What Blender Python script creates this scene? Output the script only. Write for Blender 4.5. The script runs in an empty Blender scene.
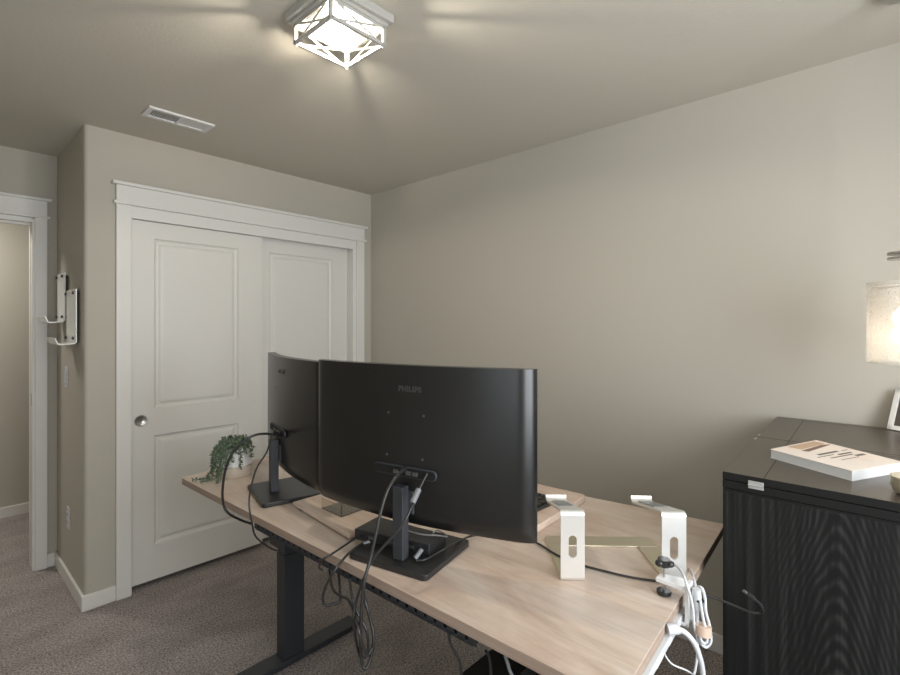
import bpy, bmesh, math, random
from mathutils import Vector, Matrix
random.seed(7)
S = bpy.context.scene
COL = S.collection
PI = math.pi

# ------------------------------------------------------------------ camera
HC = 1.427
cam_d = bpy.data.cameras.new('camera')
cam_d.sensor_width = 36.0
cam_d.lens = 488.0 / 900.0 * 36.0
cam_d.shift_y = -11.5 / 900.0
cam_d.clip_start = 0.02
cam = bpy.data.objects.new('camera', cam_d)
COL.objects.link(cam)
cam.location = (0, 0, HC)
cam.rotation_euler = (PI / 2, 0, -math.atan(532 / 488))
S.camera = cam

# ------------------------------------------------------------------ world, light, exposure
w = bpy.data.worlds.new('world'); S.world = w; w.use_nodes = True
bg = w.node_tree.nodes['Background']
bg.inputs[0].default_value = (0.75, 0.85, 1.0, 1); bg.inputs[1].default_value = 0.9

def area(name, loc, rot, sx, sy, power, col):
    l = bpy.data.lights.new(name, 'AREA'); l.shape = 'RECTANGLE'; l.size = sx; l.size_y = sy
    l.energy = power; l.color = col
    o = bpy.data.objects.new(name, l); COL.objects.link(o); o.location = loc; o.rotation_euler = rot
    return o
# daylight through the two windows behind and beside the camera
area('window_daylight_back', (0.75, -1.02, 1.5), (PI / 2, 0, 0), 1.5, 1.3, 52, (0.93, 0.965, 1.0))
area('window_daylight_left', (-1.27, -0.1, 1.5), (PI / 2, 0, -PI / 2), 1.1, 1.3, 8, (0.93, 0.965, 1.0))
# unseen area light added under the hall ceiling to brighten the hallway
area('hall_fill_light', (-0.1, 4.3, 2.40), (0, 0, 0), 0.3, 0.3, 15, (1.0, 0.96, 0.9))

S.view_settings.view_transform = 'Standard'
S.view_settings.look = 'None'
S.view_settings.exposure = 0.14
S.view_settings.gamma = 1.0
S.view_settings.use_curve_mapping = False

# ------------------------------------------------------------------ materials
def srgb(r, g, b):
    f = lambda c: ((c / 255 + 0.055) / 1.055) ** 2.4 if c > 10.3 else c / 255 / 12.92
    return (f(r), f(g), f(b), 1)

def mat(name, col, rough=0.5, metal=0.0, bump=None, spec=0.5, **kw):
    m = bpy.data.materials.new(name); m.use_nodes = True
    nt = m.node_tree; b = nt.nodes['Principled BSDF']
    b.inputs['Base Color'].default_value = col
    b.inputs['Roughness'].default_value = rough
    b.inputs['Metallic'].default_value = metal
    b.inputs['Specular IOR Level'].default_value = spec
    for k, v in kw.items():
        b.inputs[k.replace('_', ' ')].default_value = v
    # a faint procedural variation on every material
    tc = nt.nodes.new('ShaderNodeTexCoord')
    n = nt.nodes.new('ShaderNodeTexNoise'); n.inputs['Scale'].default_value = bump[0] if bump else 60
    n.inputs['Detail'].default_value = 4
    nt.links.new(tc.outputs['Object'], n.inputs['Vector'])
    if bump:
        bp = nt.nodes.new('ShaderNodeBump'); bp.inputs['Strength'].default_value = bump[1]
        bp.inputs['Distance'].default_value = bump[2]
        nt.links.new(n.outputs['Fac'], bp.inputs['Height']); nt.links.new(bp.outputs['Normal'], b.inputs['Normal'])
    else:
        mr = nt.nodes.new('ShaderNodeMapRange')
        mr.inputs['To Min'].default_value = max(0, rough - 0.04); mr.inputs['To Max'].default_value = min(1, rough + 0.04)
        nt.links.new(n.outputs['Fac'], mr.inputs['Value']); nt.links.new(mr.outputs['Result'], b.inputs['Roughness'])
    return m

def ramp(nt, stops):
    r = nt.nodes.new('ShaderNodeValToRGB')
    e = r.color_ramp.elements
    while len(e) < len(stops): e.new(0.5)
    for i, (p, c) in enumerate(stops):
        e[i].position = p; e[i].color = c
    return r

M = {}
M['wall'] = mat('wall_paint', srgb(187, 182, 170), 0.75, bump=(220, 0.12, 0.002), spec=0.25)
M['ceiling'] = mat('ceiling_paint', srgb(202, 197, 184), 0.85, bump=(90, 0.25, 0.003), spec=0.2)
M['trim'] = mat('white_trim_paint', srgb(226, 224, 219), 0.4, spec=0.4)
M['door'] = mat('white_door_paint', srgb(222, 220, 214), 0.42, bump=(300, 0.05, 0.001), spec=0.4)
M['white_metal'] = mat('white_metal', srgb(224, 224, 222), 0.35)
M['lamp_metal'] = mat('shaded_white_lamp_metal', srgb(178, 176, 170), 0.45)  # white metal greyed, so the cage's shade sits in its colour
M['white_plastic'] = mat('white_plastic', srgb(208, 210, 212), 0.35)
M['white_cord'] = mat('white_cord', srgb(208, 210, 212), 0.45)
M['black_plastic'] = mat('black_plastic', srgb(38, 38, 38), 0.36)
M['monitor'] = mat('monitor_plastic', srgb(24, 24, 23), 0.31, spec=0.6)
M['screen'] = mat('screen_glass', srgb(8, 8, 10), 0.2)
M['black_metal'] = mat('black_metal', srgb(54, 56, 60), 0.48)
M['dark_hole'] = mat('dark_recess', srgb(12, 12, 12), 0.7)
M['port'] = mat('port_metal', srgb(120, 120, 118), 0.4, 0.8)
M['letter'] = mat('grey_lettering', srgb(70, 70, 68), 0.35)
M['black_cord'] = mat('black_cord', srgb(42, 41, 40), 0.36)
M['grey_cord'] = mat('grey_cord', srgb(120, 122, 124), 0.4)
M['chrome'] = mat('brushed_nickel', srgb(180, 178, 172), 0.3, 0.9)
M['hinge'] = mat('hinge_metal', srgb(190, 190, 188), 0.4, 0.6)
M['alu'] = mat('brushed_aluminium', srgb(226, 225, 221), 0.38, 0.7)
M['alu_base'] = mat('wall_tinted_aluminium', srgb(222, 214, 192), 0.30, 0.95)  # warm tint stands in for the wall mirrored in the base plate
M['alu_white'] = mat('satin_aluminium', srgb(236, 236, 236), 0.42, 0.35)
M['acrylic'] = mat('white_acrylic', srgb(232, 232, 228), 0.25)
M['clear'] = mat('clear_acrylic', srgb(235, 232, 220), 0.08, **{'Transmission_Weight': 0.9, 'IOR': 1.2})
M['leaf'] = mat('succulent_leaf', srgb(112, 130, 106), 0.5)
M['leaf_dark'] = mat('dark_succulent_leaf', srgb(80, 98, 80), 0.5)
M['stem'] = mat('plant_stem', srgb(90, 96, 70), 0.6)
M['soil'] = mat('soil', srgb(60, 48, 38), 0.9)
M['pot'] = mat('white_ceramic', srgb(226, 225, 222), 0.4)
M['pot_band'] = mat('beige_ceramic', srgb(198, 186, 170), 0.6, bump=(150, 0.3, 0.002))
M['paper'] = mat('page_block', srgb(212, 212, 210), 0.7)
M['picture'] = mat('dark_photo_print', srgb(60, 55, 50), 0.35)
M['clip'] = mat('tan_strap', srgb(205, 180, 160), 0.5)
M['candle'] = mat('amber_wax', srgb(170, 130, 70), 0.4)
M['jar'] = mat('beige_glazed_jar', srgb(170, 160, 138), 0.25)

def emis(name, col, s):
    m = bpy.data.materials.new(name); m.use_nodes = True
    b = m.node_tree.nodes['Principled BSDF']
    b.inputs['Base Color'].default_value = col
    b.inputs['Emission Color'].default_value = col; b.inputs['Emission Strength'].default_value = s
    return m
M['bulb'] = emis('lit_bulb', srgb(255, 240, 215), 22)
M['bulb2'] = emis('lit_pendant_bulb', srgb(255, 244, 228), 3)

def m_carpet():
    m = bpy.data.materials.new('carpet'); m.use_nodes = True; nt = m.node_tree; b = nt.nodes['Principled BSDF']
    b.inputs['Roughness'].default_value = 0.95; b.inputs['Specular IOR Level'].default_value = 0.1
    tc = nt.nodes.new('ShaderNodeTexCoord')
    n1 = nt.nodes.new('ShaderNodeTexNoise'); n1.inputs['Scale'].default_value = 120; n1.inputs['Detail'].default_value = 3
    n2 = nt.nodes.new('ShaderNodeTexNoise'); n2.inputs['Scale'].default_value = 3.2; n2.inputs['Detail'].default_value = 5
    n2.inputs['Distortion'].default_value = 0.6
    mp = nt.nodes.new('ShaderNodeMapping'); mp.inputs['Scale'].default_value = (1, 2.2, 1); mp.inputs['Rotation'].default_value = (0, 0, 0.6)
    for n in (n1,): nt.links.new(tc.outputs['Object'], n.inputs['Vector'])
    nt.links.new(tc.outputs['Object'], mp.inputs['Vector']); nt.links.new(mp.outputs['Vector'], n2.inputs['Vector'])
    r1 = ramp(nt, [(0.34, srgb(138, 130, 127)), (0.52, srgb(186, 177, 173)), (0.68, srgb(218, 209, 204))])
    r2 = ramp(nt, [(0.36, (0.86, 0.85, 0.84, 1)), (0.64, (1.05, 1.05, 1.05, 1))])
    nt.links.new(n1.outputs['Fac'], r1.inputs['Fac']); nt.links.new(n2.outputs['Fac'], r2.inputs['Fac'])
    mx = nt.nodes.new('ShaderNodeMix'); mx.data_type = 'RGBA'; mx.blend_type = 'MULTIPLY'; mx.inputs['Factor'].default_value = 1
    nt.links.new(r1.outputs['Color'], mx.inputs['A']); nt.links.new(r2.outputs['Color'], mx.inputs['B'])
    nt.links.new(mx.outputs['Result'], b.inputs['Base Color'])
    bp = nt.nodes.new('ShaderNodeBump'); bp.inputs['Strength'].default_value = 1.0; bp.inputs['Distance'].default_value = 0.02
    nt.links.new(n1.outputs['Fac'], bp.inputs['Height']); nt.links.new(bp.outputs['Normal'], b.inputs['Normal'])
    return m
M['carpet'] = m_carpet()

def m_wood(name, cols, scale=(2.2, 0.9, 2.2), rot=0.06):
    m = bpy.data.materials.new(name); m.use_nodes = True; nt = m.node_tree; b = nt.nodes['Principled BSDF']
    b.inputs['Roughness'].default_value = 0.42; b.inputs['Specular IOR Level'].default_value = 0.4
    tc = nt.nodes.new('ShaderNodeTexCoord')
    mp = nt.nodes.new('ShaderNodeMapping'); mp.inputs['Scale'].default_value = scale; mp.inputs['Rotation'].default_value = (0, 0, rot)
    nt.links.new(tc.outputs['Object'], mp.inputs['Vector'])
    n = nt.nodes.new('ShaderNodeTexNoise'); n.inputs['Scale'].default_value = 2.4; n.inputs['Detail'].default_value = 8
    n.inputs['Roughness'].default_value = 0.6; n.inputs['Distortion'].default_value = 1.1
    nt.links.new(mp.outputs['Vector'], n.inputs['Vector'])
    r = ramp(nt, [(0.30, cols[0]), (0.46, cols[1]), (0.58, cols[2]), (0.75, cols[3])])
    nt.links.new(n.outputs['Fac'], r.inputs['Fac'])
    mp2 = nt.nodes.new('ShaderNodeMapping'); mp2.inputs['Scale'].default_value = (60, 3, 60); mp2.inputs['Rotation'].default_value = (0, 0, rot)
    nt.links.new(tc.outputs['Object'], mp2.inputs['Vector'])
    n2 = nt.nodes.new('ShaderNodeTexNoise'); n2.inputs['Scale'].default_value = 1.5; n2.inputs['Detail'].default_value = 3
    nt.links.new(mp2.outputs['Vector'], n2.inputs['Vector'])
    r2 = ramp(nt, [(0.3, (0.9, 0.9, 0.9, 1)), (0.6, (1.03, 1.03, 1.03, 1))])
    nt.links.new(n2.outputs['Fac'], r2.inputs['Fac'])
    mx = nt.nodes.new('ShaderNodeMix'); mx.data_type = 'RGBA'; mx.blend_type = 'MULTIPLY'; mx.inputs['Factor'].default_value = 1
    nt.links.new(r.outputs['Color'], mx.inputs['A']); nt.links.new(r2.outputs['Color'], mx.inputs['B'])
    nt.links.new(mx.outputs['Result'], b.inputs['Base Color'])
    return m
M['maple'] = m_wood('light_maple', [srgb(182, 158, 140), srgb(199, 180, 164), srgb(206, 190, 176), srgb(212, 199, 187)])
M['maple_edge'] = m_wood('maple_edge_band', [srgb(150, 128, 112), srgb(164, 144, 128), srgb(170, 150, 134), srgb(178, 158, 142)], scale=(2, 1, 20))
M['maple_shelf'] = m_wood('maple_shelf_board', [srgb(190, 162, 142), srgb(204, 182, 165), srgb(212, 192, 176), srgb(218, 202, 187)])

def m_blackwood():
    # black stained ash: cathedral grain running up each board
    m = bpy.data.materials.new('black_ash_grain'); m.use_nodes = True; nt = m.node_tree; b = nt.nodes['Principled BSDF']
    b.inputs['Roughness'].default_value = 0.6; b.inputs['Specular IOR Level'].default_value = 0.2
    tc = nt.nodes.new('ShaderNodeTexCoord')
    sp = nt.nodes.new('ShaderNodeSeparateXYZ'); nt.links.new(tc.outputs['Object'], sp.inputs['Vector'])
    def math_(op, a, bb=None, c=None):
        n = nt.nodes.new('ShaderNodeMath'); n.operation = op
        for i, v in enumerate((a, bb, c)):
            if v is None: continue
            if isinstance(v, (int, float)): n.inputs[i].default_value = v
            else: nt.links.new(v, n.inputs[i])
        return n.outputs[0]
    nz = nt.nodes.new('ShaderNodeTexNoise'); nz.inputs['Scale'].default_value = 5.0; nz.inputs['Detail'].default_value = 3
    nt.links.new(tc.outputs['Object'], nz.inputs['Vector'])
    # y centred on the board's heart, repeated every 0.44 m
    yy = math_('ADD', sp.outputs['Y'], 0.225 + 0.22)
    yy = math_('ADD', yy, math_('MULTIPLY', math_('SUBTRACT', nz.outputs['Fac'], 0.5), 0.035))
    yy = math_('SUBTRACT', math_('WRAP', yy, 0.44, 0.0), 0.22)
    y2 = math_('MULTIPLY', yy, yy)
    g = math_('MULTIPLY', math_('SQRT', math_('ADD', y2, 0.0009)), 3.9)
    ph = math_('ADD', math_('ADD', g, sp.outputs['Z']), math_('MULTIPLY', nz.outputs['Fac'], 0.10))
    s = math_('SINE', math_('MULTIPLY', ph, 165.0))
    # the arches fade towards the sides of each board
    fade = math_('MAXIMUM', math_('SUBTRACT', 1.0, math_('MULTIPLY', math_('ABSOLUTE', yy), 6.5)), 0.12)
    s = math_('MULTIPLY', s, fade)
    fine = nt.nodes.new('ShaderNodeTexNoise'); fine.inputs['Scale'].default_value = 1.0; fine.inputs['Detail'].default_value = 2
    mp = nt.nodes.new('ShaderNodeMapping'); mp.inputs['Scale'].default_value = (110, 110, 2)
    nt.links.new(tc.outputs['Object'], mp.inputs['Vector']); nt.links.new(mp.outputs['Vector'], fine.inputs['Vector'])
    t = math_('ADD', math_('MULTIPLY', s, 0.22), fine.outputs['Fac'])
    r = ramp(nt, [(0.3, srgb(22, 22, 22)), (0.55, srgb(31, 31, 30)), (0.8, srgb(50, 50, 49))])
    nt.links.new(t, r.inputs['Fac']); nt.links.new(r.outputs['Color'], b.inputs['Base Color'])
    return m
M['blackwood'] = m_blackwood()
M['blacktop'] = mat('wall_tinted_black_top', srgb(70, 62, 52), 0.32, bump=(120, 0.06, 0.001), spec=0.6)  # brown puts the wall's reflection into the black top's colour
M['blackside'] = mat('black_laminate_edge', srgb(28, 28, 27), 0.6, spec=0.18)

def m_seeded():
    m = mat('seeded_glass', srgb(236, 230, 220), 0.22)
    nt = m.node_tree; b = nt.nodes['Principled BSDF']
    b.inputs['Transmission Weight'].default_value = 0.75; b.inputs['IOR'].default_value = 1.12
    tc = nt.nodes.new('ShaderNodeTexCoord')
    v = nt.nodes.new('ShaderNodeTexVoronoi'); v.inputs['Scale'].default_value = 110
    nt.links.new(tc.outputs['Object'], v.inputs['Vector'])
    r = ramp(nt, [(0.12, (1, 1, 1, 1)), (0.24, (0, 0, 0, 1))])
    nt.links.new(v.outputs['Distance'], r.inputs['Fac'])
    bp = nt.nodes.new('ShaderNodeBump'); bp.inputs['Strength'].default_value = 0.25; bp.inputs['Distance'].default_value = 0.002
    nt.links.new(r.outputs['Color'], bp.inputs['Height']); nt.links.new(bp.outputs['Normal'], b.inputs['Normal'])
    mr = nt.nodes.new('ShaderNodeMapRange'); mr.inputs['To Min'].default_value = 0.55; mr.inputs['To Max'].default_value = 0.0
    nt.links.new(r.outputs['Color'], mr.inputs['Value']); nt.links.new(mr.outputs['Result'], b.inputs['Transmission Weight'])
    out = nt.nodes['Material Output']; tr = nt.nodes.new('ShaderNodeBsdfTransparent'); mxs = nt.nodes.new('ShaderNodeMixShader')
    mxs.inputs[0].default_value = 0.55
    nt.links.new(b.outputs[0], mxs.inputs[1]); nt.links.new(tr.outputs[0], mxs.inputs[2]); nt.links.new(mxs.outputs[0], out.inputs['Surface'])
    return m
M['seeded'] = m_seeded()

# ------------------------------------------------------------------ helpers
class MB:
    """collects shapes and links them as one mesh object"""
    def __init__(s): s.bm = bmesh.new()
    def box(s, x0, x1, y0, y1, z0, z1, mx=None):
        r = bmesh.ops.create_cube(s.bm, size=1)['verts']
        for v in r:
            v.co = Vector(((x0 + x1) / 2 + v.co.x * (x1 - x0), (y0 + y1) / 2 + v.co.y * (y1 - y0), (z0 + z1) / 2 + v.co.z * (z1 - z0)))
            if mx: v.co = mx @ v.co
        return s
    def prism(s, pts, z0, z1, mx=None):
        a = [s.bm.verts.new((p[0], p[1], z0)) for p in pts]; b = [s.bm.verts.new((p[0], p[1], z1)) for p in pts]
        n = len(pts)
        s.bm.faces.new(a[::-1]); s.bm.faces.new(b)
        for i in range(n): s.bm.faces.new((a[i], a[(i + 1) % n], b[(i + 1) % n], b[i]))
        if mx:
            for v in a + b: v.co = mx @ v.co
        return s
    def cyl(s, p, q, r, r2=None, n=20, cap=True):
        p, q = Vector(p), Vector(q); d = q - p
        res = bmesh.ops.create_cone(s.bm, cap_ends=cap, segments=n, radius1=r, radius2=r if r2 is None else r2, depth=d.length)['verts']
        m = Matrix.Translation((p + q) / 2) @ d.to_track_quat('Z', 'Y').to_matrix().to_4x4()
        for v in res: v.co = m @ v.co
        return s
    def lathe(s, prof, c=(0, 0, 0), n=40):
        rings = []
        for (r, z) in prof:
            rings.append([s.bm.verts.new((c[0] + r * math.cos(2 * PI * i / n), c[1] + r * math.sin(2 * PI * i / n), c[2] + z)) for i in range(n)])
        for a, b in zip(rings, rings[1:]):
            for i in range(n): s.bm.faces.new((a[i], a[(i + 1) % n], b[(i + 1) % n], b[i]))
        return s
    def ball(s, c, r, sc=(1, 1, 1), sub=2, mx=None):
        res = bmesh.ops.create_icosphere(s.bm, subdivisions=sub, radius=r)['verts']
        for v in res:
            v.co = Vector((v.co.x * sc[0], v.co.y * sc[1], v.co.z * sc[2]))
            if mx: v.co = mx @ v.co
            v.co += Vector(c)
        return s
    def tube(s, pts, r, n=8, smooth=6):
        pts = spline(pts, smooth) if smooth else [Vector(p) for p in pts]
        rings = []; up = Vector((0, 0, 1)); prev = None
        for i, p in enumerate(pts):
            t = (pts[min(i + 1, len(pts) - 1)] - pts[max(i - 1, 0)]).normalized()
            if prev is None:
                a = t.cross(up if abs(t.z) < .9 else Vector((1, 0, 0))).normalized()
            else:
                a = (prev - t * prev.dot(t)).normalized()
            prev = a; b = t.cross(a)
            rings.append([s.bm.verts.new(p + a * (r * math.cos(2 * PI * k / n)) + b * (r * math.sin(2 * PI * k / n))) for k in range(n)])
        for u, v in zip(rings, rings[1:]):
            for k in range(n): s.bm.faces.new((u[k], u[(k + 1) % n], v[(k + 1) % n], v[k]))
        s.bm.faces.new(rings[0][::-1]); s.bm.faces.new(rings[-1])
        return s
    def build(s, name, m, parent=None, bevel=0, seg=2, smooth=False, loc=None, rz=None):
        bmesh.ops.recalc_face_normals(s.bm, faces=s.bm.faces)
        me = bpy.data.meshes.new(name); s.bm.to_mesh(me); s.bm.free()
        me.materials.append(m)
        if smooth or bevel:
            for p in me.polygons: p.use_smooth = True
        o = bpy.data.objects.new(name, me); COL.objects.link(o)
        if parent: o.parent = parent
        if loc: o.location = loc
        if rz is not None: o.rotation_euler.z = rz
        if bevel:
            b = o.modifiers.new('bevel', 'BEVEL'); b.width = bevel; b.segments = seg; b.limit_method = 'ANGLE'; b.angle_limit = math.radians(40)
            b.harden_normals = True
        elif smooth:
            e = o.modifiers.new('split', 'EDGE_SPLIT'); e.split_angle = math.radians(42)
        return o

def spline(pts, k):
    P = [Vector(p) for p in pts]; out = []
    for i in range(len(P) - 1):
        p0 = P[i - 1] if i else P[0] * 2 - P[1]; p1, p2 = P[i], P[i + 1]
        p3 = P[i + 2] if i + 2 < len(P) else P[-1] * 2 - P[-2]
        for j in range(k):
            t = j / k
            out.append(0.5 * ((2 * p1) + (p2 - p0) * t + (2 * p0 - 5 * p1 + 4 * p2 - p3) * t * t + (3 * p1 - p0 - 3 * p2 + p3) * t ** 3))
    out.append(P[-1]); return out

def tag(o, label, cat, group=None):
    o['label'] = label; o['category'] = cat
    if group: o['group'] = group
    return o
def thing(name, label, cat, loc=(0, 0, 0), rz=0, group=None):
    o = bpy.data.objects.new(name, None); COL.objects.link(o); o.location = loc; o.rotation_euler.z = rz
    o.empty_display_size = 0.1
    return tag(o, label, cat, group)
def struct(o):
    o['kind'] = 'structure'; return o
def rrect(w, h, r, n=6, cx=0, cy=0):
    pts = []
    for (sx, sy, a0) in ((1, 1, 0), (-1, 1, 90), (-1, -1, 180), (1, -1, 270)):
        for i in range(n + 1):
            a = math.radians(a0 + 90 * i / n)
            pts.append((cx + sx * (w / 2 - r) + r * math.cos(a), cy + sy * (h / 2 - r) + r * math.sin(a)))
    return pts

# ------------------------------------------------------------------ the room
XR, YC, XJ, YD, H = 2.368, 3.003, 0.563, 3.71, 2.44
XL, YB = -1.2, -0.95
T = 0.12
struct(MB().box(XL - .1, XR + .1, YB - .1, YD + 1.4, -0.1, 0).build('floor', M['carpet']))
struct(MB().box(XL - .1, XR + .1, YB - .1, YD + 1.4, H, H + .1).build('ceiling', M['ceiling']))
struct(MB().box(XR, XR + T, YB - .1, YD + 1.4, 0, H).build('wall_right', M['wall']))
# closet wall: pieces around the closet opening, turning the outside corner
OX0, OX1, OZ = 0.755, 2.206, 2.055
mb = MB()
mb.box(XJ + .1, OX0, YC, YC + T, 0, H); mb.box(OX1, XR, YC, YC + T, 0, H); mb.box(OX0, OX1, YC, YC + T, OZ, H)
# rounded drywall corner
mb.prism([(XJ, YC + .02), (XJ + .003, YC + .009), (XJ + .009, YC + .003), (XJ + .02, YC), (XJ + .1, YC), (XJ + .1, YC + T), (XJ, YC + T)], 0, H)
mb.box(XJ, XJ + .1, YC + T, YD, 0, H)
struct(mb.build('wall_closet', M['wall'], smooth=True))
mb = MB().box(OX0 - .1, XR, YC + T + .55, YC + T + .58, 0, H)
struct(mb.build('wall_closet_back', M['wall']))
# door wall
DX0, DX1, DZ = -0.36, 0.470, 2.05
mb = MB(); mb.box(DX1, XJ + .4, YD, YD + T, 0, H); mb.box(XL, DX0, YD, YD + T, 0, H); mb.box(DX0, DX1, YD, YD + T, DZ, H)
struct(mb.build('wall_far', M['wall']))
struct(MB().box(XL - T, XR, YD + 1.19, YD + 1.31, 0, H).build('wall_hall', M['wall']))
# left and back walls with a window each
def wall_window(name, n, along, a0, a1, p, sgn, w0, w1, z0, z1):
    mb = MB(); f = MB(); g = MB(); s = MB()
    def bx(m, u0, u1, v0, v1, za, zb):
        if along == 'x': m.box(u0, u1, min(v0, v1), max(v0, v1), za, zb)
        else: m.box(min(v0, v1), max(v0, v1), u0, u1, za, zb)
    q = p + sgn * T
    bx(mb, a0, w0, p, q, 0, H); bx(mb, w1, a1, p, q, 0, H); bx(mb, w0, w1, p, q, 0, z0); bx(mb, w0, w1, p, q, z1, H)
    struct(mb.build(name, M['wall']))
    k = .05; a, b = p + sgn * .06, p + sgn * .1
    for (u0, u1, za, zb) in ((w0, w1, z0, z0 + k), (w0, w1, z1 - k, z1), (w0, w0 + k, z0, z1), (w1 - k, w1, z0, z1), ((w0 + w1) / 2 - .02, (w0 + w1) / 2 + .02, z0, z1)):
        bx(f, u0, u1, a, b, za, zb)
    e = struct(f.build('window_%d' % n, M['trim']))
    bx(s, w0 - .07, w1 + .07, p, p - sgn * .018, z0 - .09, z0); bx(s, w0 - .09, w1 + .09, p, p - sgn * .018, z1, z1 + .11)
    bx(s, w0 - .07, w0, p, p - sgn * .018, z0, z1); bx(s, w1, w1 + .07, p, p - sgn * .018, z0, z1)
    s.build('window_casing', M['trim'], e)
wall_window('wall_back', 1, 'x', XL, XR, YB, -1, -0.05, 1.55, 0.8, 2.15)
wall_window('wall_left', 2, 'y', YB, YD + 1.3, XL, -1, -0.7, 0.5, 0.8, 2.15)

# baseboards
def base(name, pts, h=.08, t=.014):
    # pts: list of (x,y) runs on the wall face, t offset given by normal
    mb = MB()
    for (x0, y0, x1, y1, nx, ny) in pts:
        xs = sorted((x0, x1, x0 + nx * t, x1 + nx * t)); ys = sorted((y0, y1, y0 + ny * t, y1 + ny * t))
        mb.box(xs[0], xs[-1], ys[0], ys[-1], 0, h)
    return struct(mb.build(name, M['trim'], bevel=.004))
base('baseboard_closet', [(XJ - .014, YC, .695, YC, 0, -1), (2.293, YC, XR, YC, 0, -1)])
base('baseboard_jog', [(XJ, YC, XJ, YD, -1, 0)])
base('baseboard_right', [(XR, YB, XR, YC, -1, 0)])
base('baseboard_far', [(.516, YD, XJ, YD, 0, -1), (XL, YD, DX0 - .08, YD, 0, -1)])
base('baseboard_hall', [(XL, YD + 1.19, XR, YD + 1.19, 0, -1)])
base('baseboard_left', [(XL, YB, XL, YD, 1, 0)])
base('baseboard_back', [(XL, YB, XR, YB, 0, 1)])

# closet casing, header and jamb
mb = MB()
y0, y1 = YC - .019, YC
mb.box(.695, .763, y0, y1, 0, 2.066); mb.box(2.222, 2.293, y0, y1, 0, 2.066)
mb.box(.695, 2.293, y0 - .002, y1, 2.078, 2.165)
mb.box(.683, 2.307, y0 - .012, y1, 2.064, 2.080)
mb.box(.676, 2.312, y0 - .020, y1, 2.163, 2.180)
struct(mb.build('trim_1', M['trim'], bevel=.003))
mb = MB()
mb.box(.755, .768, YC - .006, YC + .11, 0, 2.06); mb.box(2.196, 2.224, YC - .006, YC + .11, 0, 2.06)
mb.box(.76, 2.22, YC - .008, YC + .012, 2.0, 2.066); mb.box(.76, 2.22, YC + .012, YC + .11, 2.035, 2.06)
struct(mb.build('trim_2', M['trim'], bevel=.002))

# panelled sliding closet doors (front face on -y)
def panel_face(mb, x0, x1, z0, z1, y, t, panels):
    """slab whose front face has moulded sunken panels"""
    bm = mb.bm
    prof = [(0, 0), (.006, .010), (.016, .015), (.024, .014), (.033, .006), (.044, .004)]   # (inset, depth)
    xs = sorted({x0, x1} | {p[0] for p in panels} | {p[1] for p in panels})
    zs = sorted({z0, z1} | {p[2] for p in panels} | {p[3] for p in panels})
    for i in range(len(xs) - 1):
        for j in range(len(zs) - 1):
            cx, cz = (xs[i] + xs[i + 1]) / 2, (zs[j] + zs[j + 1]) / 2
            if any(p[0] < cx < p[1] and p[2] < cz < p[3] for p in panels): continue
            bm.faces.new([bm.verts.new(c) for c in ((xs[i], y, zs[j]), (xs[i + 1], y, zs[j]), (xs[i + 1], y, zs[j + 1]), (xs[i], y, zs[j + 1]))])
    for (a, b, c, d) in panels:
        rings = []
        for (ins, dep) in prof:
            rings.append([bm.verts.new(v) for v in ((a + ins, y + dep, c + ins), (b - ins, y + dep, c + ins), (b - ins, y + dep, d - ins), (a + ins, y + dep, d - ins))])
        for u, v in zip(rings, rings[1:]):
            for k in range(4): bm.faces.new((u[k], u[(k + 1) % 4], v[(k + 1) % 4], v[k]))
        bm.faces.new(rings[-1])
    yb = y + t
    for q in (((x0, y, z0), (x0, y, z1), (x0, yb, z1), (x0, yb, z0)), ((x1, y, z0), (x1, yb, z0), (x1, yb, z1), (x1, y, z1)),
              ((x0, y, z1), (x1, y, z1), (x1, yb, z1), (x0, yb, z1)), ((x0, y, z0), (x0, yb, z0), (x1, yb, z0), (x1, y, z0)),
              ((x0, yb, z0), (x0, yb, z1), (x1, yb, z1), (x1, yb, z0))):
        bm.faces.new([bm.verts.new(c) for c in q])
    bmesh.ops.remove_doubles(bm, verts=bm.verts, dist=1e-5)
mb = MB(); panel_face(mb, .770, 1.500, .032, 1.998, YC + .014, .034, [(.880, 1.346, .972, 1.908), (.880, 1.346, .222, .825)])
d1 = struct(mb.build('door_1', M['door']))
mb = MB(); panel_face(mb, 1.455, 2.194, .032, 2.02, YC + .064, .034, [(1.572, 2.062, .972, 1.915), (1.572, 2.062, .222, .825)])
d2 = struct(mb.build('door_2', M['door']))
# round nickel finger pull
mb = MB().lathe([(.0, -.0015), (.020, -.0015), (.022, -.003), (.025, -.005), (.029, -.005), (.031, -.003), (.031, .003)], n=32)
fp = mb.build('finger_pull', M['chrome'], d1, smooth=True, loc=(.815, YC + .0135, .914)); fp.rotation_euler.x = -PI / 2

# bedroom door casing and jamb
mb = MB()
mb.box(.460, .516, YD - .019, YD, 0, 2.07); mb.box(DX0 - .08, DX0, YD - .019, YD, 0, 2.07)
mb.box(DX0 - .08, .516, YD - .021, YD, 2.07, 2.16)
mb.box(DX0 - .09, .528, YD - .031, YD, 2.056, 2.070)
mb.box(DX0 - .1, .534, YD - .038, YD, 2.158, 2.174)
struct(mb.build('trim_3', M['trim'], bevel=.003))
mb = MB()
mb.box(.449, .470, YD - .004, YD + T, 0, 2.05); mb.box(DX0, DX0 + .02, YD - .004, YD + T, 0, 2.05); mb.box(DX0, .449, YD - .004, YD + T, 2.03, 2.056)
mb.box(.446, .4495, YD + .045, YD + .08, 0, 2.03); mb.box(DX0, .446, YD + .045, YD + .08, 2.018, 2.032)
j = struct(mb.build('trim_4', M['trim'], bevel=.002))
MB().box(.4475, .4495, YD + .012, YD + .038, .96, 1.03).build('strike_plate', M['chrome'], j)

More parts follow.
